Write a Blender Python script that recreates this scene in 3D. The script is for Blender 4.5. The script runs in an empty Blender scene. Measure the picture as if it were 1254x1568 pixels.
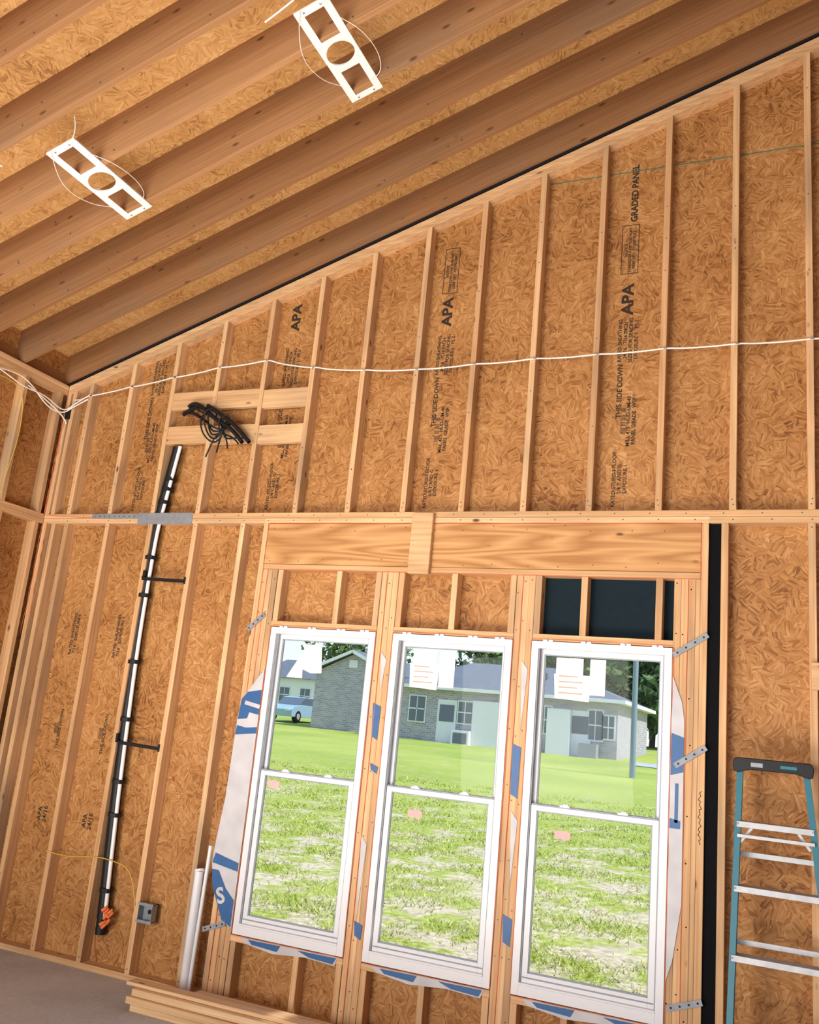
import bpy, math, random
import numpy as np
from mathutils import Matrix, Vector
random.seed(7); rng=np.random.default_rng(5)
sc=bpy.context.scene; COL=sc.collection
sc.view_settings.view_transform='Standard'; sc.view_settings.look='None'

# ------------------------------------------------------------ materials
def nm(name):
    m=bpy.data.materials.new(name); m.use_nodes=True
    nt=m.node_tree; b=nt.nodes['Principled BSDF']; return m,nt,b
class N:
    def __init__(s,nt): s.nt=nt
    def new(s,t,**k):
        n=s.nt.nodes.new(t)
        for a,v in k.items(): setattr(n,a,v)
        return n
    def link(s,a,b): s.nt.links.new(a,b)
    def put(s,sock,v):
        if isinstance(v,bpy.types.NodeSocket): s.link(v,sock)
        else: sock.default_value=v
    def math(s,op,a,b=None,clamp=False):
        n=s.new('ShaderNodeMath',operation=op,use_clamp=clamp); s.put(n.inputs[0],a)
        if b is not None: s.put(n.inputs[1],b)
        return n.outputs[0]
    def vmath(s,op,a,b=None):
        n=s.new('ShaderNodeVectorMath',operation=op); s.put(n.inputs[0],a)
        if b is not None: s.put(n.inputs[1],b)
        return n.outputs[0]
    def noise(s,vec,scale,detail=3,rough=.5):
        n=s.new('ShaderNodeTexNoise'); s.put(n.inputs['Vector'],vec); n.inputs['Scale'].default_value=scale
        n.inputs['Detail'].default_value=detail; n.inputs['Roughness'].default_value=rough; return n
    def vor(s,vec,scale,feature='F1'):
        n=s.new('ShaderNodeTexVoronoi',feature=feature); s.put(n.inputs['Vector'],vec); n.inputs['Scale'].default_value=scale; return n
    def ramp(s,fac,stops,interp='LINEAR'):
        n=s.new('ShaderNodeValToRGB'); n.color_ramp.interpolation=interp; s.put(n.inputs[0],fac)
        e=n.color_ramp.elements
        while len(e)<len(stops): e.new(.5)
        for i,(p,c) in enumerate(stops):
            e[i].position=p; e[i].color=(*c,1) if len(c)==3 else c
        return n.outputs[0]
    def mix(s,fac,a,b,mode='MIX'):
        n=s.new('ShaderNodeMix',data_type='RGBA',blend_type=mode)
        s.put(n.inputs[0],fac)
        s.put(n.inputs[6],a if isinstance(a,bpy.types.NodeSocket) else (*a,1))
        s.put(n.inputs[7],b if isinstance(b,bpy.types.NodeSocket) else (*b,1)); return n.outputs[2]

def plain(name,c,rough=.6,metal=0.0,var=.12,scale=25,spec=.5):
    m,nt,b=nm(name); n=N(nt); tc=n.new('ShaderNodeTexCoord').outputs['Object']
    ns=n.noise(tc,scale,1)
    col=n.mix(ns.outputs[0],tuple(x*(1-var) for x in c),tuple(min(1,x*(1+var)) for x in c))
    n.link(col,b.inputs['Base Color']); b.inputs['Roughness'].default_value=rough; b.inputs['Metallic'].default_value=metal
    b.inputs['Specular IOR Level'].default_value=spec
    return m

def osb(name,plane,dark,mid,light):
    m,nt,b=nm(name); n=N(nt); tc=n.new('ShaderNodeTexCoord').outputs['Object']
    sp=n.new('ShaderNodeSeparateXYZ'); n.link(tc,sp.inputs[0])
    cb=n.new('ShaderNodeCombineXYZ'); a,c={'xz':(0,2),'xy':(0,1),'yz':(1,2)}[plane]
    n.link(sp.outputs[a],cb.inputs[0]); n.link(sp.outputs[c],cb.inputs[1]); P=cb.outputs[0]
    dn=n.noise(P,26,1); off=n.vmath('SUBTRACT',dn.outputs['Color'],(.5,.5,.5))
    sc1=n.new('ShaderNodeVectorMath',operation='SCALE'); n.link(off,sc1.inputs[0]); sc1.inputs['Scale'].default_value=.035
    PD=n.vmath('ADD',P,sc1.outputs[0])
    pv=n.vor(PD,19); s2=n.new('ShaderNodeSeparateColor'); n.link(pv.outputs['Color'],s2.inputs[0])
    ang=n.math('MULTIPLY',s2.outputs[0],3.14159)
    vr=n.new('ShaderNodeVectorRotate',rotation_type='Z_AXIS'); n.link(P,vr.inputs['Vector']); n.link(ang,vr.inputs['Angle'])
    v=n.vor(n.vmath('MULTIPLY',vr.outputs[0],(15,105,1)),1.0); s3=n.new('ShaderNodeSeparateColor'); n.link(v.outputs['Color'],s3.inputs[0])
    gr=n.noise(n.vmath('MULTIPLY',vr.outputs[0],(22,280,1)),1.0,1)
    f=n.math('ADD',n.math('MULTIPLY',s3.outputs[0],.42),n.math('MULTIPLY',gr.outputs[0],.40))
    f=n.math('ADD',f,n.math('MULTIPLY',s2.outputs[1],.10))
    big=n.noise(P,2.1,2).outputs[0]
    f=n.math('ADD',f,n.math('MULTIPLY',n.math('SUBTRACT',big,.5),.5))
    col=n.ramp(f,[(.12,dark),(.35,mid),(.62,tuple(x*.6+y*.4 for x,y in zip(mid,light))),(.86,light)])
    n.link(col,b.inputs['Base Color']); b.inputs['Roughness'].default_value=.6
    b.inputs['Specular IOR Level'].default_value=.25
    return m

def wood(name,axis,ca,cb_,dark=(.13,.06,.025),knot=.8,gray=.0,ring=.10,rf=10.0,lo=(.70,.62,.55)):
    m,nt,b=nm(name); n=N(nt); tc=n.new('ShaderNodeTexCoord').outputs['Object']
    ge=n.new('ShaderNodeNewGeometry'); rnd=ge.outputs['Random Per Island']
    ro=n.new('ShaderNodeCombineXYZ')
    for i in range(3): n.link(n.math('MULTIPLY',rnd,(17.3,31.7,47.1)[i]),ro.inputs[i])
    P=n.vmath('ADD',tc,ro.outputs[0])
    s=[60,60,60]; s['xyz'.index(axis)]=1.4
    g1=n.noise(n.vmath('MULTIPLY',P,tuple(s)),1.0,3,.6)
    f=n.math('MULTIPLY',g1.outputs[0],.85-ring)
    if ring>0:
        s=[7,7,7]; s['xyz'.index(axis)]=.6
        g2=n.noise(n.vmath('MULTIPLY',P,tuple(s)),1.0,1,.5)
        f=n.math('ADD',f,n.math('MULTIPLY',n.math('PINGPONG',n.math('MULTIPLY',g2.outputs[0],rf),1.0),ring))
    base=n.mix(rnd,ca,cb_)
    col=n.mix(n.ramp(f,[(.25,(0,0,0)),(.66,(1,1,1))]),n.mix(1.0,base,lo,'MULTIPLY'),n.mix(1.0,base,(1.08,1.08,1.08),'MULTIPLY'))
    if gray>0:
        s=[1.6,1.6,1.6]; s['xyz'.index(axis)]=1.0
        gm=n.ramp(n.noise(n.vmath('MULTIPLY',P,tuple(s)),1.0,3).outputs[0],[(.5,(0,0,0)),(.68,(gray,gray,gray))])
        col=n.mix(gm,col,(.19,.145,.10))
    if knot:
        s=[12,12,12]; s['xyz'.index(axis)]=5
        kv=n.vor(n.vmath('MULTIPLY',P,tuple(s)),1.0)
        kr=n.new('ShaderNodeSeparateColor'); n.link(kv.outputs['Color'],kr.inputs[0])
        km=n.math('MULTIPLY',n.ramp(kv.outputs['Distance'],[(.07,(1,1,1)),(.17,(0,0,0))]),n.math('GREATER_THAN',kr.outputs[0],knot))
        col=n.mix(km,col,dark)
    n.link(col,b.inputs['Base Color']); b.inputs['Roughness'].default_value=.6; b.inputs['Specular IOR Level'].default_value=.2
    return m

OD,OM,OL=(.135,.047,.012),(.35,.148,.041),(.62,.345,.135)
M_osb=osb('osb_wall','xz',OD,OM,OL); M_osbL=osb('osb_side','yz',OD,OM,OL)
M_osbC=osb('osb_roof','xy',(.26,.115,.036),(.52,.265,.085),(.74,.46,.20))
SA,SB=(.82,.55,.30),(.66,.40,.20)
W_z=wood('stud_wood','z',SA,SB,gray=.5); W_x=wood('plate_wood','x',SA,(.68,.42,.21),gray=.25); W_y=wood('plate_wood_side','y',SA,SB)
W_hdr=wood('header_wood','x',(.70,.41,.18),(.60,.33,.135),knot=.75,ring=.34,rf=18,lo=(.66,.55,.45))
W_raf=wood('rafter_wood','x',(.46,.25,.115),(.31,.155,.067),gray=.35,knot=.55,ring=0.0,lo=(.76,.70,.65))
W_pile=wood('pile_wood','x',(.78,.56,.33),(.72,.49,.27))
M_dark=plain('dark_housewrap',(.010,.020,.026),.8,spec=.1); M_black=plain('black_gap_panel',(.004,.004,.005),.8,spec=.1)
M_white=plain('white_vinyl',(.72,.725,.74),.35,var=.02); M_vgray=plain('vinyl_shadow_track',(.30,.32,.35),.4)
M_wire=plain('white_cable',(.80,.75,.68),.4); M_yel=plain('yellow_cable',(.60,.40,.06),.4)
M_blk=plain('black_rubber',(.010,.010,.012),.5,spec=.3); M_steel=plain('galvanised_steel',(.27,.29,.31),.6,.3,var=.25)
M_plateW=plain('painted_white_steel',(.85,.84,.82),.4,var=.02); M_orange=plain('orange_caulk',(.80,.16,.05),.5)
M_blue=plain('blue_print_wrap',(.02,.10,.27),.45); M_wrap=plain('white_wrap',(.52,.51,.52),.5,var=.2,scale=9)
M_ink=plain('black_ink',(.030,.016,.008),.8,var=.5,scale=60); M_green=plain('green_chalk',(.05,.16,.10),.8)
M_teal=plain('teal_fibreglass',(.02,.15,.20),.4); M_alu=plain('aluminium',(.45,.46,.47),.5,.3,var=.2)
M_paper=plain('paper_label',(.78,.76,.72),.7); M_pink=plain('pink_label',(.75,.42,.40),.7)
M_foam=plain('orange_foam',(.80,.20,.06),.8); M_lblr=plain('label_print',(.55,.35,.25),.8)
M_nail=plain('nail_steel',(.12,.10,.08),.5,.3)
def glass():
    m,nt,b=nm('window_glass'); n=N(nt); nt.nodes.remove(b); out=nt.nodes['Material Output']
    t=n.new('ShaderNodeBsdfTransparent'); t.inputs[0].default_value=(.96,.97,.965,1)
    g=n.new('ShaderNodeBsdfGlossy'); g.inputs['Roughness'].default_value=.02
    mx=n.new('ShaderNodeMixShader'); mx.inputs[0].default_value=.003
    n.link(t.outputs[0],mx.inputs[1]); n.link(g.outputs[0],mx.inputs[2]); n.link(mx.outputs[0],out.inputs[0]); return m
M_glass=glass()
def concrete():
    m,nt,b=nm('concrete'); n=N(nt); tc=n.new('ShaderNodeTexCoord').outputs['Object']
    a=n.noise(tc,1.2,4,.65); c=n.noise(tc,30,2)
    f=n.math('ADD',n.math('MULTIPLY',a.outputs[0],.7),n.math('MULTIPLY',c.outputs[0],.3))
    n.link(n.ramp(f,[(.3,(.31,.33,.35)),(.7,(.52,.54,.56))]),b.inputs['Base Color']); b.inputs['Roughness'].default_value=.7
    return m
M_conc=concrete()

# ------------------------------------------------------------ mesh builder
BF=[(0,3,2,1),(4,5,6,7),(0,1,5,4),(1,2,6,5),(2,3,7,6),(3,0,4,7)]
class MB:
    def __init__(s): s.v=[]; s.f=[]; s.m=[]; s.mats=[]
    def mi(s,mat):
        if mat not in s.mats: s.mats.append(mat)
        return s.mats.index(mat)
    def raw(s,vs,fs,mat):
        o=len(s.v); s.v+= [tuple(v) for v in vs]; k=s.mi(mat)
        for f in fs: s.f.append(tuple(i+o for i in f)); s.m.append(k)
    def box(s,x0,x1,y0,y1,z0,z1,mat): 
        s.raw([(x0,y0,z0),(x1,y0,z0),(x1,y1,z0),(x0,y1,z0),(x0,y0,z1),(x1,y0,z1),(x1,y1,z1),(x0,y1,z1)],BF,mat)
    def slant(s,x0,x1,y0,y1,zb,zt,mat):
        s.raw([(x0,y0,zb(x0)),(x1,y0,zb(x1)),(x1,y1,zb(x1)),(x0,y1,zb(x0)),(x0,y0,zt(x0)),(x1,y0,zt(x1)),(x1,y1,zt(x1)),(x0,y1,zt(x0))],BF,mat)
    def beam(s,p0,p1,w,d,mat,up=(0,0,1)):
        p0=Vector(p0);p1=Vector(p1);a=(p1-p0).normalized();u=Vector(up);r=a.cross(u).normalized();u=r.cross(a).normalized()
        vs=[]
        for p in (p0,p1):
            for sx,sz in ((-1,-1),(1,-1),(1,1),(-1,1)): vs.append(p+r*(sx*w/2)+u*(sz*d/2))
        s.raw(vs,[(0,1,2,3),(7,6,5,4),(0,4,5,1),(1,5,6,2),(2,6,7,3),(3,7,4,0)],mat)
    def cyl(s,p0,p1,r0,mat,n=14,r1=None,caps=True):
        if r1 is None: r1=r0
        p0=Vector(p0);p1=Vector(p1);a=(p1-p0).normalized();u=Vector((0,0,1)) if abs(a.z)<.9 else Vector((1,0,0));r=a.cross(u).normalized();u=r.cross(a)
        vs=[];
        for p,rr in ((p0,r0),(p1,r1)):
            for i in range(n): t=2*math.pi*i/n; vs.append(p+r*(math.cos(t)*rr)+u*(math.sin(t)*rr))
        fs=[(i,(i+1)%n,n+(i+1)%n,n+i) for i in range(n)]
        if caps: fs+= [tuple(range(n))[::-1],tuple(range(n,2*n))]
        s.raw(vs,fs,mat)
    def prism(s,pts,y0,y1,mat):
        n=len(pts); vs=[(x,y0,z) for x,z in pts]+[(x,y1,z) for x,z in pts]
        s.raw(vs,[tuple(range(n)),tuple(range(2*n-1,n-1,-1))]+[(i,i+n,(i+1)%n+n,(i+1)%n) for i in range(n)],mat)
    def done(s,name,parent=None,bevel=0,smooth=False):
        me=bpy.data.meshes.new(name); me.from_pydata(s.v,[],s.f); 
        for mm in s.mats: me.materials.append(mm)
        me.polygons.foreach_set('material_index',s.m); me.update()
        if smooth: me.polygons.foreach_set('use_smooth',[True]*len(s.f))
        o=bpy.data.objects.new(name,me); COL.objects.link(o)
        if parent: o.parent=parent
        if bevel: 
            b=o.modifiers.new('bevel','BEVEL'); b.width=bevel; b.segments=1; b.limit_method='ANGLE'
        return o
def empty(name,loc=(0,0,0)):
    o=bpy.data.objects.new(name,None); o.location=loc; o.empty_display_size=.1; COL.objects.link(o); return o
def curve(name,pls,r,mat,parent=None,smooth=True,res=2):
    c=bpy.data.curves.new(name,'CURVE'); c.dimensions='3D'; c.bevel_depth=r; c.bevel_resolution=res; c.resolution_u=8
    for pts in pls:
        if smooth:
            sp=c.splines.new('NURBS'); sp.points.add(len(pts)-1)
            for i,p in enumerate(pts): sp.points[i].co=(*p,1)
            sp.use_endpoint_u=True; sp.order_u=3
        else:
            sp=c.splines.new('POLY'); sp.points.add(len(pts)-1)
            for i,p in enumerate(pts): sp.points[i].co=(*p,1)
    c.materials.append(mat); o=bpy.data.objects.new(name,c); COL.objects.link(o)
    if parent: o.parent=parent
    return o
def text(body,name,size,x,z,y,mat,parent,rot=90,sx=1,bold=.02):
    c=bpy.data.curves.new(name,'FONT'); c.body=body; c.size=size; c.extrude=.0004; c.offset=size*bold; c.materials.append(mat); c.align_x='CENTER'; c.align_y='CENTER'; c.resolution_u=3
    o=bpy.data.objects.new(name,c); COL.objects.link(o); o.parent=parent
    o.matrix_world=Matrix.Translation((x,y,z))@Matrix.Rotation(math.radians(90),4,'X')@Matrix.Rotation(math.radians(rot),4,'Z')@Matrix.Diagonal((sx,1,1,1)); return o

# ------------------------------------------------------------ dimensions
T=.038; DP=.089; ZP=3.111; ZS=4.110; SL=.3478; X0=.2236; SP=.4064
kx=lambda k:X0+SP*k
XR=8.6; YB=-8.6
gp=lambda x:ZS+SL*x
TH=math.atan(SL)

# ------------------------------------------------------------ gable wall
wall=empty('wall_front')
b=MB()
for k in (0,1,2,3,4,13,14,15,16,17,18,19,20): b.box(kx(k),kx(k)+T,0,DP,T,ZP-.076,W_z)
b.box(5.062,5.100,0,DP,T,ZP-.076,W_z)
b.box(0.0,T,0,DP,T,ZP-.076,W_z); b.box(.09,.09+T,0,DP,T,ZP-.076,W_z)
for k in range(0,21):
    b.slant(kx(k),kx(k)+T,0,DP,lambda x:ZP,gp,W_z)
b.slant(0,T,0,DP,lambda x:ZP,gp,W_z); b.slant(.06,.06+T,0,DP,lambda x:ZP,gp,W_z)
b.box(2.045,2.083,0,DP,T,ZP-.076,W_z)
for x in (2.086,2.126,2.166): b.box(x,x+T,0.001,DP,T,2.711,W_z)
b.box(4.957,4.995,0,DP,T,ZP-.076,W_z)
for x in (4.8145,4.8535,4.8925): b.box(x,x+T,0.001,DP,T,2.711,W_z)
b.box(4.931,4.956,0.003,DP,T,2.711,W_z)
for x in (2.992,3.031,3.070): b.box(x,x+T,.003,DP,T,2.711,W_z)
for x in (3.895,3.934,3.972): b.box(x,x+T,.003,DP,T,2.711,W_z)
for x in (kx(6),kx(8),kx(10),kx(11)+.02): b.box(x,x+T,0,DP,2.362,2.711,W_z); 
for x in (2.21,2.95,3.112,3.853,4.012): b.box(x,x+T,0.002,DP,2.362,2.711,W_z)
for x in (kx(6),kx(8),kx(10),kx(11),2.21,3.112,4.012,4.775,2.95,3.853): b.box(x,x+T,0,DP,T,.366,W_z)
b.done('studs',wall,.002)
b=MB()
b.box(0,XR,0,DP,0,T,W_x)
for a,c in ((0,3.3),(3.3,XR)): b.box(a,c,0,DP,ZP-T,ZP,W_x)
for a,c in ((0,2.05),(2.05,5.0),(5.0,XR)): b.box(a,c,0,DP,ZP-.076,ZP-T-.0015,W_x)
b.slant(0,XR,0,DP,gp,lambda x:gp(x)+.040,W_x); b.slant(.0,XR,0.001,DP,lambda x:gp(x)+.0415,lambda x:gp(x)+.081,W_x)
for a,c in ((2.204,2.99),(3.11,3.893),(4.012,4.815)):
    b.box(a,c,.002,DP,2.324,2.362,W_x); b.box(a,c,.002,DP,.366,.404,W_x)
for k,(a,c) in enumerate(((2,3),(3,4),(4,5))):
    dz=(.0,-.01,-.025)[k]
    b.box(kx(a)+T,kx(c),0.004,.042,3.925+dz,4.065+dz,W_x); b.box(kx(a)+T,kx(c),0.004,.042,3.65+dz,3.79+dz,W_x)
b.box(5.515,5.95,-.038,0.0,2.14,2.28,W_x)
b.done('plates_and_blocking',wall,.002)
b=MB()
b.box(2.085,3.22,.0,DP,2.750,ZP-.078,W_hdr); b.box(3.221,4.955,.0,DP,2.750,ZP-.078,W_hdr)
b.box(2.085,4.955,.0,DP,2.711,2.748,W_x); b.box(3.18,3.325,-.038,0.0,2.70,3.095,W_x)
b.done('header',wall,.003)
b=MB()
def nail(x,z,y=0): b.cyl((x,y-.0015,z),(x,y+.001,z),.0042,M_nail,6)
for k in range(0,20):
    for dz in (.03,.06): nail(kx(k)+.012+.012*random.random(),ZP+dz,0)
    if k<5 or k>12: nail(kx(k)+.019,ZP-.10); nail(kx(k)+.019,.07)
    for _ in range(3): nail(kx(k)+.019,random.uniform(ZP+.2,gp(kx(k))-.1))
for x in np.arange(2.15,4.95,.2): 
    for z in (2.78,3.0): nail(x+random.uniform(-.03,.03),z+random.uniform(-.02,.02))
for x in np.arange(.2,8,.203): nail(x,ZP-.019); nail(x+.05,ZP-.056)
for x in (3.01,3.05,3.09,3.91,3.95,3.99,4.83,4.87,4.91,2.10,2.145,2.185):
    for z in np.arange(.2,2.7,.31): nail(x+random.uniform(-.006,.006),z+random.uniform(-.08,.08),.0025)
b.done('nails',wall)
b=MB(); y0,y1=DP,DP+.012
b.box(-.1,2.13,y0,y1,0,ZP-.05,M_osb); b.box(2.13,4.02,y0,y1,2.33,ZP-.05,M_osb); b.box(4.02,5.0,y0,y1,2.33,2.72,M_dark)
b.box(4.02,5.0,y0,y1,2.72,ZP-.05,M_osb)
b.box(2.13,5.0,y0,y1,0,.40,M_osb); b.box(4.996,5.061,.02,y1,0.038,ZP-.078,M_black); b.box(5.061,XR+.1,y0,y1,0,ZP-.05,M_osb)  # near-black panel fills the gap right of the king stud
b.slant(-.1,XR+.1,y0,y1,lambda x:ZP-.05,lambda x:gp(x)+.05,M_osb)
b.done('sheathing',wall)
# ink stamps
yi=DP-.001
st=empty('sheathing_ink_stamp'); st.parent=wall
for i,x in enumerate((.83,2.03,3.245,4.476,5.72)):
    o=.02*((i*7)%3-1)
    text("APA",'stamp_apa',.10,x,4.54+o+(.1 if x<2.5 else 0),yi,M_ink,st,sx=1.15,bold=.035)
    text("RATED SHEATHING\n24/16   7/16 INCH\nSIZED FOR SPACING\nEXPOSURE 1   PS 2",'stamp_grade',.033,x+.01,4.24,yi,M_ink,st,bold=.015)
    text("THIS SIDE DOWN",'stamp_side',.045,x-.03,3.90,yi,M_ink,st)
    text("||||| ||| ||||  |||\nMILL 475  HUD-UM-40\nPANEL GRADE  WSP",'stamp_mill',.034,x+.03,3.70,yi,M_ink,st,bold=.02)
    text("RATED STURD-I-FLOOR\n3/4 T AND G\nEXPOSURE 1",'stamp_lines',.033,x-.01,3.33,yi,M_ink,st,bold=.015)
    if x>3:
        bb=MB(); 
        for (p,q,r_,s_) in ((x-.055,x+.055,4.70,4.704),(x-.055,x+.055,5.046,5.05),(x-.055,x-.051,4.70,5.05),(x+.051,x+.055,4.70,5.05)): bb.box(p,q,yi-.0005,yi+.001,r_,s_,M_ink)
        bb.done('stamp_frame',st)
        text("NOTICE\nSTRENGTH AXIS THIS WAY\nKEEP DRY  STORE FLAT",'stamp_notice',.026,x,4.87,yi,M_ink,st,bold=.02)
    if x>4: text("GRADED PANEL",'stamp_maker',.058,x+.02,5.28,yi,M_ink,st,bold=.03)
for x in (.86,.44):
    text("RATED SHEATHING\n7/16   EXPOSURE 1",'stamp_lower',.036,x,2.2,yi,M_ink,st); text("||||||||\nTHIS SIDE DOWN",'stamp_lower_b',.036,x,1.5,yi,M_ink,st); text("APA\n24/16",'stamp_lower_c',.05,x,.9,yi,M_ink,st)
b=MB(); b.box(3.9,XR,yi-.001,yi+.001,5.44,5.446,M_green); b.done('chalk_line',st)
sq=[(4.972+.012*math.sin(i*2.3)*(1 if i%2 else .5),-.0005,1.30+i*.011+.006*math.cos(i*3.1)) for i in range(26)]
curve('pencil_note',[sq],.0018,M_ink,st,res=1)

# ------------------------------------------------------------ left wall
wl=empty('wall_left'); b=MB()
ys=[-.04,-.40]+[-.40-.4064*i for i in range(1,20)]
for y in ys:
    b.box(-DP,0,y-T,y,T,ZP-.076,W_z); b.box(-DP,0,y-T,y,ZP,gp(0),W_z)
b.done('studs',wl,.002)
b=MB(); b.box(-DP,0,YB,0,0,T,W_y); b.box(-DP,0,YB,0,ZP-.076,ZP-T-.001,W_y); b.box(-DP,0,YB,0,ZP-T,ZP,W_y); b.box(-DP,0,YB,-.001,gp(0),gp(0)+.04,W_y); b.box(-DP,0,YB,-.001,gp(0)+.041,gp(0)+.08,W_y)
b.done('plates',wl,.002)
b=MB(); b.box(-DP-.012,-DP,YB,DP,0,gp(0)+.35,M_osbL); b.done('sheathing',wl)
wr=empty('wall_right'); b=MB(); b.box(XR,XR+.012,YB,DP,0,gp(XR)+.3,M_osbL)
for i in range(21): b.box(XR-DP,XR,-.3-i*SP-T,-.3-i*SP,T,gp(XR)-.1,W_z)
b.box(XR-DP,XR,YB,0,0,T,W_y); b.done('framing_and_sheathing',wr)

# ------------------------------------------------------------ floor
b=MB(); b.box(-.2,XR+.2,YB-10,.15,-.15,0,M_conc); b.done('floor')  # slab beyond the open back is added length, bounces sunlight inside

# ------------------------------------------------------------ ceiling (sloped rafters)
ZR=4.205; ce=empty('ceiling',(0,0,ZR)); ce.rotation_euler=(0,-TH,0)
LEN=XR/math.cos(TH)
b=MB(); RD=.27
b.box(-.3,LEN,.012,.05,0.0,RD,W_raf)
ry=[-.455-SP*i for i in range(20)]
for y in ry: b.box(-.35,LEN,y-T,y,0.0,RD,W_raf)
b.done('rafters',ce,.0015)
b=MB()
for i in range(0,12):
    y=ry[i]-T
    for _ in range(16):
        x=random.uniform(.2,7); z=random.choice((.03,.05,.2,.13)); b.cyl((x,y-.002,z),(x,y+.001,z),.006,M_nail,6)
b.done('nail_heads',ce)
b=MB(); b.box(-.6,LEN+.1,YB,.15,RD+.001,RD+.014,M_osbC); b.done('roof_sheathing',ce)
b=MB(); 
prev=.012
for y in ry: b.box(-.09,-.05,y+.001,prev-.001,0.03,RD,W_raf); prev=y-T
b.done('eave_blocking',ce)
b=MB(); b.box(-.3,LEN,-.002,.011,-.006,.012,M_blk); b.done('dark_gap_strip',ce)  # black strip put in for the shade in the gap above the top plate
bpy.context.view_layer.update()

# ------------------------------------------------------------ windows
def window(i,x0,x1,z0=.411,z1=2.3195):
    w=empty('window_%d'%i); b=MB(); F=.042; ya,yb=-.006,.084; zm=1.385
    b.box(x0,x0+F,ya,yb,z0,z1,M_white); b.box(x1-F,x1,ya,yb,z0,z1,M_white)
    b.box(x0+F,x1-F,ya,yb,z1-F,z1,M_white); b.box(x0+F,x1-F,ya,yb,z0,z0+.055,M_white)
    b.box(x0+F,x1-F,ya-.004,ya+.02,z0+.055,z0+.066,M_white)
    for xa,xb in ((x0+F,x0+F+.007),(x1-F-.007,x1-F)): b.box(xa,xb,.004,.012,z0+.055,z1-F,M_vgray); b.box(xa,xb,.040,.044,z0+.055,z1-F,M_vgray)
    def sash(xa,xb,za,zb,p,q,st,bot,top):
        b.box(xa,xa+st,p,q,za,zb,M_white); b.box(xb-st,xb,p,q,za,zb,M_white); b.box(xa+st,xb-st,p,q,za,za+bot,M_white); b.box(xa+st,xb-st,p,q,zb-top,zb,M_white)
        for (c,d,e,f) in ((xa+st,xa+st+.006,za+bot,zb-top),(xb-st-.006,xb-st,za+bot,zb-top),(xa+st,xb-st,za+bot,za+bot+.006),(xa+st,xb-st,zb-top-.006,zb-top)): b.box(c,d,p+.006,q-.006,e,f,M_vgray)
    sash(x0+F,x1-F,zm-.02,z1-F,.046,.076,.026,.034,.03)
    sash(x0+F+.007,x1-F-.007,z0+.056,zm+.018,.013,.040,.034,.058,.034)
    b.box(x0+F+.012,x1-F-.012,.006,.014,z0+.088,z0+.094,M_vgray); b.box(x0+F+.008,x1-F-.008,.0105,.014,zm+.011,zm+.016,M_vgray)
    for t in (.30,.70):
        xc=x0+(x1-x0)*t; b.box(xc-.028,xc+.028,.008,.035,zm+.018,zm+.028,M_white); b.box(xc-.01,xc+.022,.0,.02,zm+.028,zm+.036,M_white)
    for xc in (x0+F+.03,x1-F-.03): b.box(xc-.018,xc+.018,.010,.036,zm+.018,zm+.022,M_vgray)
    for t in (.12,.4,.68,.9): xc=x0+(x1-x0)*t; b.box(xc-.03,xc+.03,ya-.003,.01,z1,z1+.010,M_white); b.cyl((xc,ya-.006,z1+.004),(xc,ya+.001,z1+.004),.006,M_steel,8)
    b.done('frame_and_sashes',w,.0015)
    b=MB(); b.box(x0+F+.026,x1-F-.026,.060,.063,zm+.01,z1-F-.03,M_glass); b.box(x0+F+.041,x1-F-.041,.026,.029,z0+.114,zm-.016,M_glass); b.done('glass',w)
    return w
WX=((2.216,2.988),(3.113,3.892),(4.012,4.8135))
ws=[window(i+1,*WX[i]) for i in range(3)]
b=MB(); b.prism([(2.45,2.06),(2.45,2.22),(2.58,2.225),(2.60,2.04),(2.52,2.035)],.056,.0595,M_paper); b.prism([(2.34,2.0),(2.45,2.18),(2.46,2.0)],.055,.0585,M_paper); b.done('label',ws[0])
b=MB(); b.box(3.24,3.40,.056,.0595,2.14,2.235,M_paper); b.prism([(3.22,2.14),(3.42,2.14),(3.41,1.99),(3.23,2.0)],.056,.0592,M_paper); b.box(3.42,3.52,.055,.0585,2.01,2.235,M_paper); 
for k in range(4): b.box(3.25,3.38-.03*(k%2),.0552,.056,2.03+k*.032,2.036+k*.032,M_lblr)
b.done('label',ws[1])
b=MB(); b.box(4.15,4.31,.056,.0595,2.14,2.235,M_paper); b.prism([(4.14,2.14),(4.36,2.14),(4.35,1.99),(4.15,2.0)],.056,.0592,M_paper); b.box(4.35,4.44,.055,.0585,2.03,2.235,M_paper)
for k in range(4): b.box(4.17,4.31-.03*(k%2),.0552,.056,2.03+k*.032,2.036+k*.032,M_lblr)
b.done('label',ws[2])
for w,x,z in ((ws[0],2.32,1.30),(ws[1],3.31,1.24),(ws[2],4.20,1.235)):
    b=MB(); b.prism([(x,z),(x,z+.04),(x+.06,z+.045),(x+.09,z+.035),(x+.085,z-.005)],.0235,.0258,M_pink); b.done('sticker',w)

# caulk
def wob(p,q,n=14,a=.003):
    p=Vector(p);q=Vector(q); return [tuple(p.lerp(q,i/n)+Vector((random.uniform(-a,a),random.uniform(-.001,.001),random.uniform(-a,a)))) for i in range(n+1)]
ca=empty('orange_caulk_sealant'); L=[]
for a,c in WX:
    L+= [wob((a-.004,-.006,.42),(a-.004,-.006,2.32)),wob((c+.004,-.006,.42),(c+.004,-.006,2.32)),wob((a,-.005,2.330),(c,-.005,2.330)),wob((a,-.005,.405),(c,-.005,.405))]
for x in (2.084,2.125,3.03,3.933,4.892): L.append(wob((x,-.001,.06),(x,-.001,2.70)))
L+= [wob((2.084,-.001,2.71),(2.084,-.001,3.03)),wob((4.956,-.001,2.7),(4.956,-.001,3.03)),wob((2.09,-.001,3.034),(4.95,-.001,3.034),30,.002),wob((2.09,-.001,2.711),(4.95,-.001,2.711),30,.002)]
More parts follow.
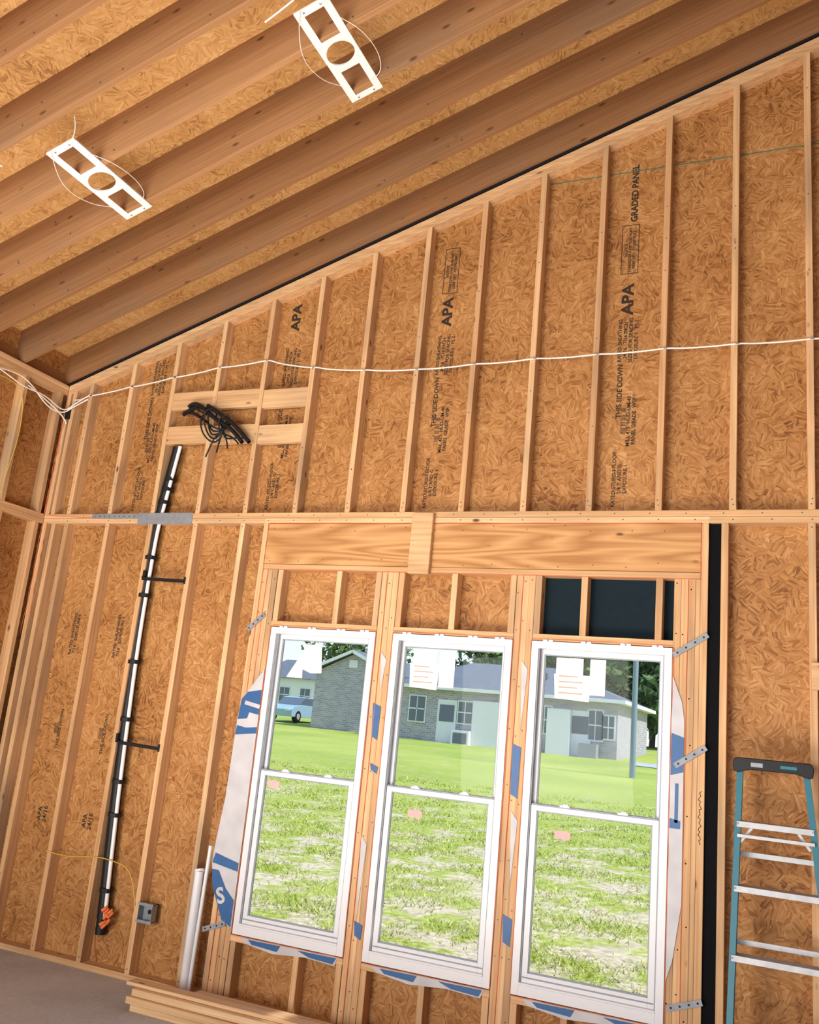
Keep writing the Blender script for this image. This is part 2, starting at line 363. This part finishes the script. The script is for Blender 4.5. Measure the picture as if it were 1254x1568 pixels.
L+= [wob((.0,-.006,2.2),(.005,-.006,4.15),20,.01),wob((.045,-.003,2.3),(.045,-.003,3.05),14,.01),wob((.03,-.004,3.1),(.6,-.004,3.072)),wob((.0,-.008,3.1),(.02,-.008,3.9),14,.012)]
curve('bead',L,.0018,M_orange,ca,res=1)

# torn wrap and blue flashing
b=MB()
def poly(pts,mat,y=-.004,t=.002): b.prism(pts,y-t,y,mat)
poly([(2.205,2.04),(2.06,1.83),(2.045,1.70),(2.035,1.2),(2.01,.95),(2.00,.80),(2.03,.66),(2.13,.47),(2.205,.44)],M_wrap)
poly([(2.204,1.90),(2.10,1.88),(2.06,1.83),(2.05,1.70),(2.12,1.71),(2.13,1.75),(2.204,1.74)],M_blue,-.007)
poly([(2.204,1.66),(2.12,1.65),(2.05,1.66),(2.045,1.60),(2.12,1.61),(2.204,1.62)],M_blue,-.007)
poly([(2.20,.82),(2.02,.86),(2.005,.80),(2.20,.77)],M_blue,-.007)
poly([(2.20,.60),(2.13,.66),(2.06,.76),(2.01,.76),(2.03,.66),(2.13,.475),(2.20,.445)],M_blue,-.007)
poly([(4.818,2.17),(4.87,2.03),(4.885,1.93),(4.89,1.0),(4.85,.72),(4.818,.62)],M_wrap)
poly([(4.82,1.86),(4.885,1.84),(4.885,1.66),(4.82,1.64)],M_blue,-.007); poly([(4.845,1.60),(4.862,1.60),(4.862,1.40),(4.845,1.40)],M_blue,-.007); poly([(4.82,1.42),(4.875,1.41),(4.875,1.37),(4.82,1.37)],M_blue,-.007)
for x,z,h in ((3.02,1.88,.22),(3.04,1.52,.06),(3.93,1.72,.30),(3.94,.80,.16),(3.04,.62,.10)): poly([(x,z),(x+.055,z-.02),(x+.05,z-h),(x+.01,z-h+.02)],M_blue,.000); 
for x,z,h in ((3.04,2.2,.25),(3.955,2.2,.4),(3.03,1.1,.5),(3.95,1.35,.4)): poly([(x,z),(x+.04,z-.05),(x+.02,z-h)],M_wrap,.001)
for a,c in WX:
    poly([(a+.06,.400),(c-.03,.402),(c-.05,.355),(c-.25,.365),(a+.30,.345),(a+.1,.37)],M_wrap,.000)
    poly([(a+.12,.395),(a+.35,.398),(a+.33,.362),(a+.15,.372)],M_blue,-.003); poly([(c-.3,.395),(c-.04,.398),(c-.06,.362),(c-.22,.37)],M_blue,-.003)
b.done('housewrap_flaps',wall)
text("S",'wrap_letter',.13,2.10,.61,-.0095,M_wrap,wall,rot=20,bold=.03); text("I",'wrap_letter_b',.16,2.155,1.80,-.0095,M_wrap,wall,rot=80,bold=.03)
for (x0,z0,x1,z1) in ((4.82,2.28,5.0,2.40),(4.84,1.69,5.0,1.80),(4.83,.50,5.0,.56),(2.03,2.29,2.15,2.40),(2.0,.40,2.16,.46)):
    b=MB(); b.beam((x0,-.011,z0),(x1,-.011,z1),.002,.030,M_steel,up=(0,0,1))
    for t in (.12,.37,.63,.88):
        x=x0+(x1-x0)*t; z=z0+(z1-z0)*t; b.cyl((x,-.0125,z),(x,-.011,z),.006,M_blk,10)
    b.done('metal_strap_tie')

# ------------------------------------------------------------ cables
cw=empty('electrical_cable')
zs=[(0.10,4.06),(.24,4.09),(.65,4.14),(1.05,4.19),(1.46,4.24),(1.87,4.265),(2.27,4.18),(2.68,4.13),(3.08,4.105),(3.49,4.112),(3.90,4.118),(4.30,4.115),(4.71,4.12),(5.12,4.115),(5.52,4.11),(6.3,4.12)]
pl=[]
for i,(x,z) in enumerate(zs):
    pl+= [(x-.005,-.008,z),(x+.045,-.008,z)]
    if i<len(zs)-1:
        x2,z2=zs[i+1]; pl+= [(x*.7+x2*.3,.002,z*.7+z2*.3-.002),(x*.3+x2*.7,.002,z*.3+z2*.7-.002)]
curve('run',[pl],.0055,M_wire,cw)
curve('corner_bundle',[[(.02,-1.0,4.10),(.02,-.7,4.05),(.02,-.45,4.00),(.02,-.25,4.02),(.03,-.08,3.96),(.06,-.03,3.97),(.12,-.02,4.03),(.26,-.01,4.10)],
  [(.02,-.9,4.02),(.02,-.6,4.08),(.02,-.42,4.07),(.02,-.2,3.93),(.04,-.05,3.93),(.1,-.015,4.0),(.24,-.01,4.06)],
  [(.02,-.42,4.03),(.02,-.2,3.98),(.05,-.03,3.90),(.05,-.01,3.86)]],.0055,M_wire,cw)
curve('yellow_run',[[(.01,-.8,4.0),(.01,-.52,4.03),(.01,-.42,3.9),(.01,-.40,3.6),(.01,-.45,3.3),(.01,-.47,3.1)],[(.01,-.47,3.0),(.01,-.5,2.3),(.01,-.44,1.6),(.01,-.46,.9)],[(.62,-.006,.68),(.8,-.005,.66),(1.04,-.006,.7),(1.2,-.005,.7),(1.4,-.005,.66),(1.45,-.006,.45)]],.0035,M_yel,cw)
b=MB()
for x,z in zs[1:-1]: b.box(x+.008,x+.030,-.0145,-.0005,z-.004,z+.004,M_blk if x<1.2 else M_steel)
b.box(.03,.07,-.02,-.001,3.90,3.985,M_blk); b.done('staples',cw)
b=MB(); b.box(.935,1.43,-.004,-.0005,3.028,3.113,M_steel); b.done('nail_guard_plate')
b=MB(); b.box(.49,.932,-.003,-.0005,3.07,3.108,M_steel)
for i in range(9): b.cyl((.52+i*.047,-.006,3.089),(.52+i*.047,-.002,3.089),.004,M_blk,6)
b.done('nail_guard_plate')
# conduit (runs inside the stud bay)
cp=empty('conduit_pipe'); pp=[(1.20,.03,3.63),(1.155,.04,3.35),(1.12,.045,3.11),(1.10,.045,2.95),(1.095,.045,2.4),(1.10,.045,2.0),(1.125,.045,1.4),(1.15,.045,.9),(1.19,.045,.33)]
curve('insulation_black',[[(x-.030,y+.003,z) for x,y,z in pp]+[(1.165,.045,.22)]],.036,M_blk,cp,res=4)
curve('white_pipe',[[(x+.012,y-.024,z) for x,y,z in pp]],.0135,M_plateW,cp,res=4)
b=MB()
for z in (3.38,3.3,3.2,2.78,2.5,2.02,1.62,1.2,.98,.5):
    x=np.interp(z,[p[2] for p in pp][::-1],[p[0] for p in pp][::-1]); b.cyl((x-.012,.035,z-.014),(x-.012,.035,z+.014),.046,M_blk,16)
for z in (2.62,1.46):
    x=np.interp(z,[p[2] for p in pp][::-1],[p[0] for p in pp][::-1]); b.beam((kx(2)+T,.012,z+.03),(x-.03,.0,z),.004,.026,M_blk); b.beam((x-.03,.0,z),(kx(3),.0,z-.01),.02,.022,M_blk); b.box(kx(3)-.005,kx(3)+.01,-.006,.012,z-.03,z+.02,M_blk)
    b.box(kx(2)+T-.004,kx(2)+T+.012,-.012,.02,z,z+.06,M_blk)
b.done('clamps',cp,.002)
me=MB(); 
for i in range(12):
    a=i*.7; x=1.23+.02*math.cos(a*1.7); z=.34+.045*math.sin(a)+.015*math.cos(3*a); me.cyl((x-.014,.0+.015*math.sin(2*a),z-.014),(x+.014,.01+.015*math.cos(a),z+.018),.012,M_foam,7,r1=.008)
me.done('wrapped_stub',cp,smooth=True)
cc=empty('coiled_black_cable'); L=[]
for j in range(5):
    pts=[(1.17,.05,3.94-.012*j)]
    pts.append((1.26,-.02,3.95-.01*j))
    cx_=1.46+.03*j
    for t in range(8):
        an=t*.9+j*1.1; pts.append((cx_+t*.015+(.085-.006*j)*math.cos(an),-.06+.03*math.sin(an*1.7+j),3.80-.012*t+(.11-.008*j)*math.sin(an)))
    pts.append((1.55+.06*j,-.06,3.66)); pts.append((1.50+.09*j,-.05,3.52+.03*j)); L.append(pts)
curve('loops',L,.006,M_blk,cc)
curve('thick_hose',[[(1.16,.05,3.93),(1.26,.0,3.97),(1.38,-.05,3.93),(1.55,-.06,3.80),(1.70,-.06,3.73),(1.80,-.05,3.62)],[(1.45,-.05,3.92),(1.60,-.07,3.84),(1.74,-.06,3.74),(1.86,-.05,3.62)],[(1.17,.04,3.90),(1.24,-.01,3.90),(1.35,-.03,3.93)]],.016,M_blk,cc)
def jbox(x,z,name='junction_box',mat=M_steel):
    b=MB(); w=.055
    b.box(x-w,x-w+.003,-.01,.05,z-w,z+w,mat); b.box(x+w-.003,x+w,-.01,.05,z-w,z+w,mat); b.box(x-w,x+w,-.01,.05,z-w,z-w+.003,mat); b.box(x-w,x+w,-.01,.05,z+w-.003,z+w,mat); b.box(x-w,x+w,.045,.05,z-w,z+w,mat)
    b.cyl((x,.040,z),(x,.045,z),.015,M_blk,12); b.box(x-w-.006,x+w+.006,-.013,-.010,z-w-.006,z-w+.012,mat); b.box(x-w-.006,x+w+.006,-.013,-.010,z+w-.012,z+w+.006,mat); b.done(name)
jbox(1.54,.42); jbox(.10+.08,.42,mat=M_blue)
b=MB(); b.cyl((1.945,-.045,.001),(1.94,-.042,.74),.028,M_white,20); b.cyl((1.945,-.045,.735),(1.94,-.042,.75),.032,M_white,20); b.cyl((1.975,-.035,.001),(1.99,-.03,.9),.012,M_white,12); b.done('white_pvc_pipe')

# ------------------------------------------------------------ recessed light pans
def pan(xc,yc):
    o=empty('recessed_light_mounting_plate',(xc,yc,ZR+SL*xc-.004)); o.rotation_euler=(0,-TH,0)
    c=bpy.data.curves.new('pan','CURVE'); c.dimensions='2D'; c.fill_mode='BOTH'; c.extrude=.0012
    def sp(pts):
        s=c.splines.new('POLY'); s.points.add(len(pts)-1); s.use_cyclic_u=True
        for i,p in enumerate(pts): s.points[i].co=(p[0],p[1],0,1)
    a,l=.100,.345
    sp([(-a,-l),(a,-l),(a,l),(-a,l)])
    for s_ in (-1,1): sp([(-.058,s_*.305),(.058,s_*.305),(.058,s_*.115),(-.058,s_*.115)])
    sp([(.080*math.cos(t*math.pi/18),.080*math.sin(t*math.pi/18)) for t in range(36)])
    c.materials.append(M_plateW); q=bpy.data.objects.new('pan',c); COL.objects.link(q); q.parent=o
    b=MB()
    for s_ in (-1,1):
        b.box(s_*.100-.001,s_*.100+.001,-.345,.345,0,.012,M_plateW); b.box(-.1,.1,s_*.345-.001,s_*.345+.001,0,.010,M_plateW)
        for p in (-.05,.05): b.cyl((p,s_*.328,-.004),(p,s_*.328,.0),.006,M_steel,8)
    for i in range(24):
        t0,t1=i*math.pi/12,(i+1)*math.pi/12
        b.beam((.081*math.cos(t0),.081*math.sin(t0),.004),(.081*math.cos(t1),.081*math.sin(t1),.004),.002,.010,M_plateW)
    b.done('flanges',o)
    L=[]
    for s_ in (-1,1): L.append([(s_*.06,s_*.30-.05,-.003),(s_*.13,s_*.25,-.02),(s_*.19,s_*.10,-.03),(s_*.17,-s_*.08,-.02),(s_*.10,-s_*.2,.0),(s_*.06,-s_*.26,.01)])
    L.append([(.05,-.33,-.003),(.10,-.36,-.02),(.15,-.38,.02),(.18,-.42,.06)])
    curve('wires',L,.0022,M_wire,o)
pan(1.62,-1.588); pan(3.168,-1.577)
wstub=empty('ceiling_cable_stub',(0,0,ZR)); wstub.rotation_euler=(0,-TH,0)
curve('stubs',[[(3.95,-2.25,.03),(4.0,-2.1,-.06),(4.06,-1.95,-.1)],[(4.1,-1.75,.02),(4.14,-1.62,-.06),(4.2,-1.5,-.08)],[(1.3,-2.30,.02),(1.36,-2.2,-.05),(1.4,-2.05,-.06)],[(3.1,-1.95,.02),(3.6,-1.99,.05),(3.95,-2.2,.03)]],.005,M_wire,wstub)

# ------------------------------------------------------------ ladder
ld=empty('step_ladder'); b=MB()
def LP(side,z,back=0):
    t=z/1.78; xl=5.135+.045*t; xr=5.665-.185*t
    return Vector((xl if side<0 else xr, -.40+.24*t+back, z))
for s_ in (-1,1):
    p0,p1=LP(s_,0.012),LP(s_,1.73)
    b.beam(p0,p1,.030,.010,M_teal,up=(0,1,0)); 
    b.beam(p0+Vector((s_*.012,.03,0)),p1+Vector((s_*.012,.03,0)),.004,.062,M_teal,up=(0,1,0)); b.beam(p0+Vector((0,.06,0)),p1+Vector((0,.06,0)),.026,.004,M_teal,up=(0,1,0))
    q0,q1=LP(s_,.012,.13),LP(s_,1.70,.075); b.beam(q0,q1,.026,.022,M_teal,up=(0,1,0))
    b.box(p0.x-.02,p0.x+.025,p0.y-.01,p0.y+.07,0,.05,M_blk); b.box(q0.x-.02,q0.x+.02,q0.y-.015,q0.y+.015,0,.04,M_blk)
for z in (.25,.555,.86,1.165,1.462):
    a,c=LP(-1,z),LP(1,z)
    b.box(a.x-.005,c.x+.005,a.y-.012,a.y+.07,z-.004,z,M_alu); b.box(a.x-.005,c.x+.005,a.y-.014,a.y-.011,z-.028,z,M_alu); b.box(a.x-.005,c.x+.005,a.y+.068,a.y+.071,z-.025,z,M_alu)
    for s_,p in ((-1,a),(1,c)): b.cyl(p+Vector((0,-.016,-.012)),p+Vector((0,-.004,-.012)),.006,M_steel,8)
    if z>1.4 or z<.3:
        for s_,p in ((-1,a),(1,c)): b.beam(p+Vector((-s_*.012,-.002,-.10)),p+Vector((-s_*.07,-.002,-.02)),.003,.014,M_alu)
for z in (.45,.9,1.3): a,c=LP(-1,z,.12),LP(1,z,.12); b.beam(a,c,.004,.025,M_alu)
a,c=LP(-1,1.395,.03),LP(1,1.395,.03); b.beam(a+Vector((0,-.05,0)),c+Vector((0,-.05,0)),.012,.016,M_alu)
b.done('rails_and_steps',ld,.001)
b=MB(); t=LP(-1,1.73); r_=LP(1,1.73)
pts=[(t.x-.03,1.70),(t.x-.035,1.745),(t.x-.02,1.768),(r_.x+.02,1.768),(r_.x+.035,1.745),(r_.x+.03,1.70),(r_.x+.01,1.695),(r_.x-.05,1.712),(t.x+.05,1.712),(t.x-.01,1.695)]
b.prism(pts,t.y-.035,t.y+.12,M_blk); 
b.box(t.x+.05,t.x+.11,t.y-.037,t.y-.03,1.725,1.75,M_vgray); b.box(r_.x-.12,r_.x-.04,t.y-.037,t.y-.03,1.728,1.748,M_teal)
b.done('top_cap',ld,.005)

# ------------------------------------------------------------ lumber pile
b=MB()
def brd(x0,x1,y0,w,z0,h,skew,mat=W_pile):
    x0+=.06
    b.raw([(x0,y0,z0),(x1,y0+skew,z0),(x1,y0+w+skew,z0),(x0,y0+w,z0),(x0,y0,z0+h),(x1,y0+skew,z0+h),(x1,y0+w+skew,z0+h),(x0,y0+w,z0+h)],BF,mat)
brd(1.80,4.7,-.44,.14,.0,T,.0); brd(1.86,4.6,-.29,.14,.0,T,.01)
brd(1.77,4.8,-.45,.14,.0395,T,.01); brd(1.83,4.6,-.30,.089,.0395,T,.005)
brd(1.79,4.2,-.43,.14,.079,T,.0); brd(2.1,4.4,-.275,.089,.079,T,-.005)
brd(1.72,4.3,-.40,.089,.1185,.02,.03)
b.done('lumber_stack',bevel=.003)

# ------------------------------------------------------------ exterior
gz=lambda y:-.15+.033*y
def ground_mat():
    m,nt,b=nm('lawn'); n=N(nt); tc=n.new('ShaderNodeTexCoord').outputs['Object']
    a=n.noise(tc,1.9,5,.7).outputs[0]; c=n.noise(tc,14,3,.7).outputs[0]; d=n.noise(tc,.25,2).outputs[0]
    g=n.ramp(c,[(.3,(.17,.22,.035)),(.5,(.31,.36,.07)),(.7,(.48,.47,.14))])
    soil=n.ramp(c,[(.3,(.31,.25,.16)),(.7,(.68,.60,.45))])
    sp=n.new('ShaderNodeSeparateXYZ'); n.link(tc,sp.inputs[0])
    near=n.ramp(n.math('DIVIDE',sp.outputs[1],20.0),[(.0,(.12,.12,.12)),(.7,(.0,.0,.0))])
    k=n.ramp(n.math('ADD',a,near),[(.53,(0,0,0)),(.63,(1,1,1))])
    col=n.mix(k,g,soil)
    far=n.ramp(n.math('DIVIDE',sp.outputs[1],40.0),[(.2,(0,0,0)),(.6,(.75,.75,.75))])
    col=n.mix(far,col,n.ramp(d,[(.35,(.25,.34,.06)),(.65,(.38,.44,.10))]))
    n.link(col,b.inputs['Base Color']); b.inputs['Roughness'].default_value=.9; b.inputs['Specular IOR Level'].default_value=.1; return m
M_lawn=ground_mat()
b=MB(); b.raw([(-90,.16,gz(.16)),(70,.16,gz(.16)),(70,60,gz(60)),(-90,60,gz(60)),(70,160,gz(60)),(-90,160,gz(60))],[(0,1,2,3),(3,2,4,5)],M_lawn); b.done('lawn_ground')
nb=85000
u=rng.random(nb); y=.25+17*u**1.5; az=-.68+.62*rng.random(nb); x=5.436+az*(y+5.144)
cl=np.sin(x*3.1+np.sin(y*2.3)*2+y)+np.sin(y*4.7-x*2.1+np.sin(x*1.9)*2)+rng.normal(0,1.0,nb)
keep=cl>.2; x=x[keep];y=y[keep];cl=cl[keep];nb=len(x)
h=(.016+.024*rng.random(nb)+.012*np.clip(cl,0,2)); w=.003+.003*rng.random(nb)+y*.0005; an=rng.random(nb)*math.pi; lx=rng.normal(0,.9,nb)*h; ly=rng.normal(0,.9,nb)*h
z=-.15+.033*y
V=np.empty((nb*3,3)); V[0::3]=np.c_[x-w*np.cos(an),y-w*np.sin(an),z-.005]; V[1::3]=np.c_[x+w*np.cos(an),y+w*np.sin(an),z-.005]; V[2::3]=np.c_[x+lx,y+ly,z+h]
me=bpy.data.meshes.new('lawn_grass'); me.from_pydata(V.tolist(),[],np.arange(nb*3).reshape(-1,3).tolist())
m,nt,bb=nm('grass_blade'); n=N(nt); ge=n.new('ShaderNodeNewGeometry')
n.link(n.ramp(ge.outputs['Random Per Island'],[(0,(.21,.30,.04)),(.5,(.39,.47,.09)),(.8,(.53,.56,.16)),(1,(.70,.63,.35))]),bb.inputs['Base Color']); bb.inputs['Roughness'].default_value=.8; bb.inputs['Specular IOR Level'].default_value=.1
me.materials.append(m); o=bpy.data.objects.new('lawn_grass',me); COL.objects.link(o)

def brick():
    m,nt,b=nm('grey_brick'); n=N(nt); tc=n.new('ShaderNodeTexCoord').outputs['Object']
    sp=n.new('ShaderNodeSeparateXYZ'); n.link(tc,sp.inputs[0]); cb=n.new('ShaderNodeCombineXYZ'); n.link(n.math('ADD',sp.outputs[0],sp.outputs[1]),cb.inputs[0]); n.link(sp.outputs[2],cb.inputs[1])
    t=n.new('ShaderNodeTexBrick'); n.link(cb.outputs[0],t.inputs[0]); t.inputs['Scale'].default_value=1.0; t.inputs['Brick Width'].default_value=.30; t.inputs['Row Height'].default_value=.10; t.inputs['Mortar Size'].default_value=.010
    t.inputs['Color1'].default_value=(.27,.265,.31,1); t.inputs['Color2'].default_value=(.42,.38,.41,1); t.inputs['Mortar'].default_value=(.52,.53,.58,1)
    n.link(t.outputs[0],b.inputs['Base Color']); b.inputs['Roughness'].default_value=.9; return m
M_brick=brick(); M_roof=plain('roof_shingle',(.14,.16,.20),.9,scale=3,var=.2,spec=.1); M_trim=plain('house_trim',(.72,.73,.76),.6); M_win=plain('house_window',(.10,.13,.17),.2)
def wnd(b,x,y,z,w,h): b.box(x-w/2-.07,x+w/2+.07,y-.05,y,z-.07,z+h+.07,M_trim); b.box(x-w/2,x+w/2,y-.08,y-.05,z,z+h,M_win); b.box(x-w/2,x+w/2,y-.10,y-.08,z+h/2-.03,z+h/2+.03,M_trim); b.box(x-.02,x+.02,y-.10,y-.08,z,z+h,M_trim)
hs=empty('brick_house'); b=MB(); Y=37.0; g=gz(Y)-.1; xa,xb=-12.9,-2.0; e=g+2.62
b.box(xa,xb,Y,Y+9,g-1,e,M_brick); b.box(xa-.4,xb+.4,Y-.45,Y+9.4,e-.02,e+.14,M_trim)
yr=Y+4.5; zr=e+1.75
b.raw([(xa-.4,Y-.45,e+.14),(xb+.4,Y-.45,e+.14),(xb+.4,Y+9.4,e+.14),(xa-.4,Y+9.4,e+.14),(xa+2.2,yr,zr),(xb-4.2,yr,zr)],[(0,1,5,4),(1,2,5),(2,3,4,5),(3,0,4)],M_roof)
b.cyl((-8.2,Y+3,e+.9),(-8.2,Y+3,e+1.75),.07,M_trim,8); b.box(-6.2,-5.9,Y+2,Y+2.3,e+.5,e+1.3,M_roof)
wnd(b,-11.9,Y,g+1.0,.8,1.2)
for x in (-10.3,-3.7): b.box(x-.5,x+.5,Y-.06,Y,g+.05,g+2.15,M_trim); b.box(x-.38,x+.38,Y-.09,Y-.06,g+1.1,g+1.9,M_win); b.box(x-.6,x+.6,Y-.9,Y-.1,g-.1,g+.08,M_conc)
wnd(b,-9.35,Y,g+1.1,.7,1.0); b.box(-9.8,-8.9,Y-.6,Y-.1,g,g+.75,M_trim); b.box(-9.7,-9.0,Y-.62,Y-.6,g+.12,g+.62,M_win)
b.box(-8.9,-7.5,Y-.3,Y,g,g+2.2,M_trim); wnd(b,-6.3,Y,g+1.1,.8,1.1); wnd(b,-5.4,Y,g+1.0,.6,1.2); b.box(-5.2,-4.1,Y-.4,Y,g,g+2.15,M_trim); wnd(b,-3.0,Y,g+.9,.6,1.3); wnd(b,-2.4,Y,g+1.0,.5,1.0)
b.box(-3.6,-2.8,Y-.7,Y-.1,g,g+.7,M_vgray); b.box(-6.5,-5.8,Y-.6,Y-.1,g,g+.6,M_vgray)
b.done('structure',hs)
hs=empty('brick_house'); b=MB(); Y=38.0; g=gz(Y)-.1; xa,xb=-18.4,-14.0; e=g+3.1; pk=e+1.05; xm=(xa+xb)/2
b.prism([(xa,g-1),(xb,g-1),(xb,e),(xm,pk),(xa,e)],Y,Y+12,M_brick)
for s_ in (-1,1):
    xe=xm+s_*(2.55); b.raw([(xm,Y-.3,pk+.05),(xe,Y-.3,e-.05),(xe,Y+12,e-.05),(xm,Y+12,pk+.05),(xm,Y-.3,pk+.2),(xe,Y-.3,e+.1),(xe,Y+12,e+.1),(xm,Y+12,pk+.2)],BF,M_roof)
    b.beam((xm,Y-.32,pk+.1),(xe,Y-.32,e+.02),.05,.16,M_trim)
b.box(xm-.25,xm+.25,Y-.05,Y,pk-.75,pk-.35,M_trim)
b.done('structure',hs)
hs=empty('white_house'); b=MB(); Y=62.0; g=gz(60)-.2; xa,xb=-38,-31; e=g+3
b.box(xa,xb,Y,Y+8,g,e,M_trim); b.raw([(xa-.4,Y-.4,e),(xb+.4,Y-.4,e),(xb+.4,Y+8.4,e),(xa-.4,Y+8.4,e),(xa+1,Y+4,e+1.8),(xb-1,Y+4,e+1.8)],[(0,1,5,4),(1,2,5),(2,3,4,5),(3,0,4)],M_roof)
for x in (-36.5,-34.5,-32.5): wnd(b,x,Y,g+1,.9,1.2)
b.done('structure',hs)
car=empty('parked_car'); b=MB(); cx,cy=-21.9,42.5; g=gz(cy); M_car=plain('car_paint',(.30,.46,.58),.25)
def carprof(x0,x1,mat,pts): 
    n_=len(pts); b.raw([(cx+x0,cy+a,g+z) for a,z in pts]+[(cx+x1,cy+a,g+z) for a,z in pts],[tuple(range(n_))[::-1],tuple(range(n_,2*n_))]+[(i,(i+1)%n_,(i+1)%n_+n_,i+n_) for i in range(n_)],mat)
carprof(-.88,.88,M_car,[(-2.1,.3),(-2.15,.7),(-1.9,.9),(-1.0,1.0),(1.6,1.0),(2.1,.85),(2.1,.3)])
carprof(-.74,.74,M_win,[(-1.1,1.0),(-.5,1.42),(.9,1.42),(1.5,1.0)]); carprof(-.7,.7,M_car,[(-.5,1.42),(-.4,1.47),(.8,1.47),(.9,1.42)])
for s_ in (-1,1):
    for a in (-1.35,1.3): b.cyl((cx+s_*.7,cy+a,g+.33),(cx+s_*.9,cy+a,g+.33),.33,M_blk,20); b.cyl((cx+s_*.89,cy+a,g+.33),(cx+s_*.92,cy+a,g+.33),.18,M_alu,14)
    b.box(cx+s_*.6-.15,cx+s_*.6+.15,cy-2.17,cy-2.1,g+.62,g+.76,M_trim)
b.done('body',car,.03)
b=MB(); x,yy=.40,26.5; b.cyl((x,yy,gz(yy)-.3),(x,yy,gz(yy)+8),.10,plain('pole_grey_blue',(.22,.28,.36),.6),14,r1=.08); b.beam((x-.9,yy,gz(yy)+7.4),(x+.9,yy,gz(yy)+7.4),.1,.12,M_steel); b.done('utility_pole')
M_leaf,nt,bb=nm('foliage'); n=N(nt); ge=n.new('ShaderNodeNewGeometry'); n.link(n.ramp(ge.outputs['Random Per Island'],[(0,(.05,.10,.03)),(1,(.16,.25,.08))]),bb.inputs['Base Color']); bb.inputs['Roughness'].default_value=.8
M_bark=plain('bark',(.10,.07,.05),.9)
def tree(x,y,H,R_,nl=4500):
    g=gz(min(y,60)); b=MB(); b.cyl((x,y,g-.2),(x+.2,y,g+H*.55),.22,M_bark,10,r1=.1)
    cs=[(x+rng.normal(0,R_*.36),y+rng.normal(0,R_*.36),g+H*(.30+.55*rng.random()),R_*(.28+.25*rng.random())) for _ in range(16)]
    for c in cs[:8]: b.cyl((x+.1,y,g+H*.35),(c[0],c[1],c[2]),.08,M_bark,6,r1=.03)
    for i in range(nl):
        c=cs[i%16]; d=rng.normal(size=3); d/=np.linalg.norm(d); p=np.array(c[:3])+d*c[3]*(.6+.5*rng.random())
        a=rng.normal(size=3)*.16; e_=rng.normal(size=3)*.16
        b.raw([p-a,p+e_,p+a,p-e_],[(0,1,2,3)],M_leaf)
    b.done('tree')
tree(-6.3,57,7.6,3.4); tree(-3.4,58,7.4,3.4); tree(-10.0,62,8.2,3.6); tree(-22,80,11,4.5); tree(-15.5,85,11.5,5); tree(-.6,56,6.6,3.2); tree(-42,90,10,6); tree(2.2,66,7,4)
b=MB(); b.raw([(-1.0,34,gz(34)+.02),(12,30,gz(30)+.02),(12,33,gz(33)+.02),(-1.2,37,gz(37)+.02)],[(0,1,2,3)],M_conc); b.done('driveway')

# ------------------------------------------------------------ light
w=bpy.data.worlds.new('sky'); sc.world=w; w.use_nodes=True; n=N(w.node_tree); bg=w.node_tree.nodes['Background']
tc=n.new('ShaderNodeTexCoord').outputs['Generated']; sp=n.new('ShaderNodeSeparateXYZ'); n.link(tc,sp.inputs[0])
n.link(n.ramp(sp.outputs[2],[(0.0,(.88,.94,.98)),(.12,(.68,.83,.98)),(.6,(.36,.56,.90))]),bg.inputs[0]); bg.inputs[1].default_value=1.3
s=bpy.data.lights.new('sun','SUN'); s.energy=5.3; s.angle=.01; s.color=(1,.95,.88); so=bpy.data.objects.new('sun',s); COL.objects.link(so)
d=Vector((-.62,.05,-.78)); so.rotation_euler=d.to_track_quat('-Z','Y').to_euler(); so.location=(0,-20,20)
def area(name,loc,dr,sx,sy,e,col):
    a=bpy.data.lights.new(name,'AREA'); a.shape='RECTANGLE'; a.size=sx; a.size_y=sy; a.energy=e; a.color=col
    ao=bpy.data.objects.new(name,a); COL.objects.link(ao); ao.location=loc; ao.rotation_euler=Vector(dr).to_track_quat('-Z','Y' if abs(dr[2])>.8 else 'Z').to_euler()
area('opening_daylight',(1.9,YB+.1,1.8),(0.08,1,.06),2.6,2.4,400,(1,.95,.89))
area('ceiling_fill_uplight',(3.2,-3.4,.25),(0,.0,1),5,2.6,330,(1,.93,.86))  # added fill lamp, stands in for light bouncing up off the floor

# ------------------------------------------------------------ camera
yaw,pi_,ro=.4197,.2329,.0964
fwd=Vector((-math.sin(yaw)*math.cos(pi_),math.cos(yaw)*math.cos(pi_),math.sin(pi_))); r0=Vector((math.cos(yaw),math.sin(yaw),0)); d0=fwd.cross(r0)
r=r0*math.cos(ro)-d0*math.sin(ro); dd=r0*math.sin(ro)+d0*math.cos(ro)
cd=bpy.data.cameras.new('camera'); cd.sensor_fit='HORIZONTAL'; cd.sensor_width=36; cd.lens=1362.73/1254*36; cd.clip_end=500
co=bpy.data.objects.new('camera',cd); COL.objects.link(co)
mt=Matrix((( r.x,-dd.x,-fwd.x,5.4363),(r.y,-dd.y,-fwd.y,-5.1444),(r.z,-dd.z,-fwd.z,1.7731),(0,0,0,1))); co.matrix_world=mt; sc.camera=co
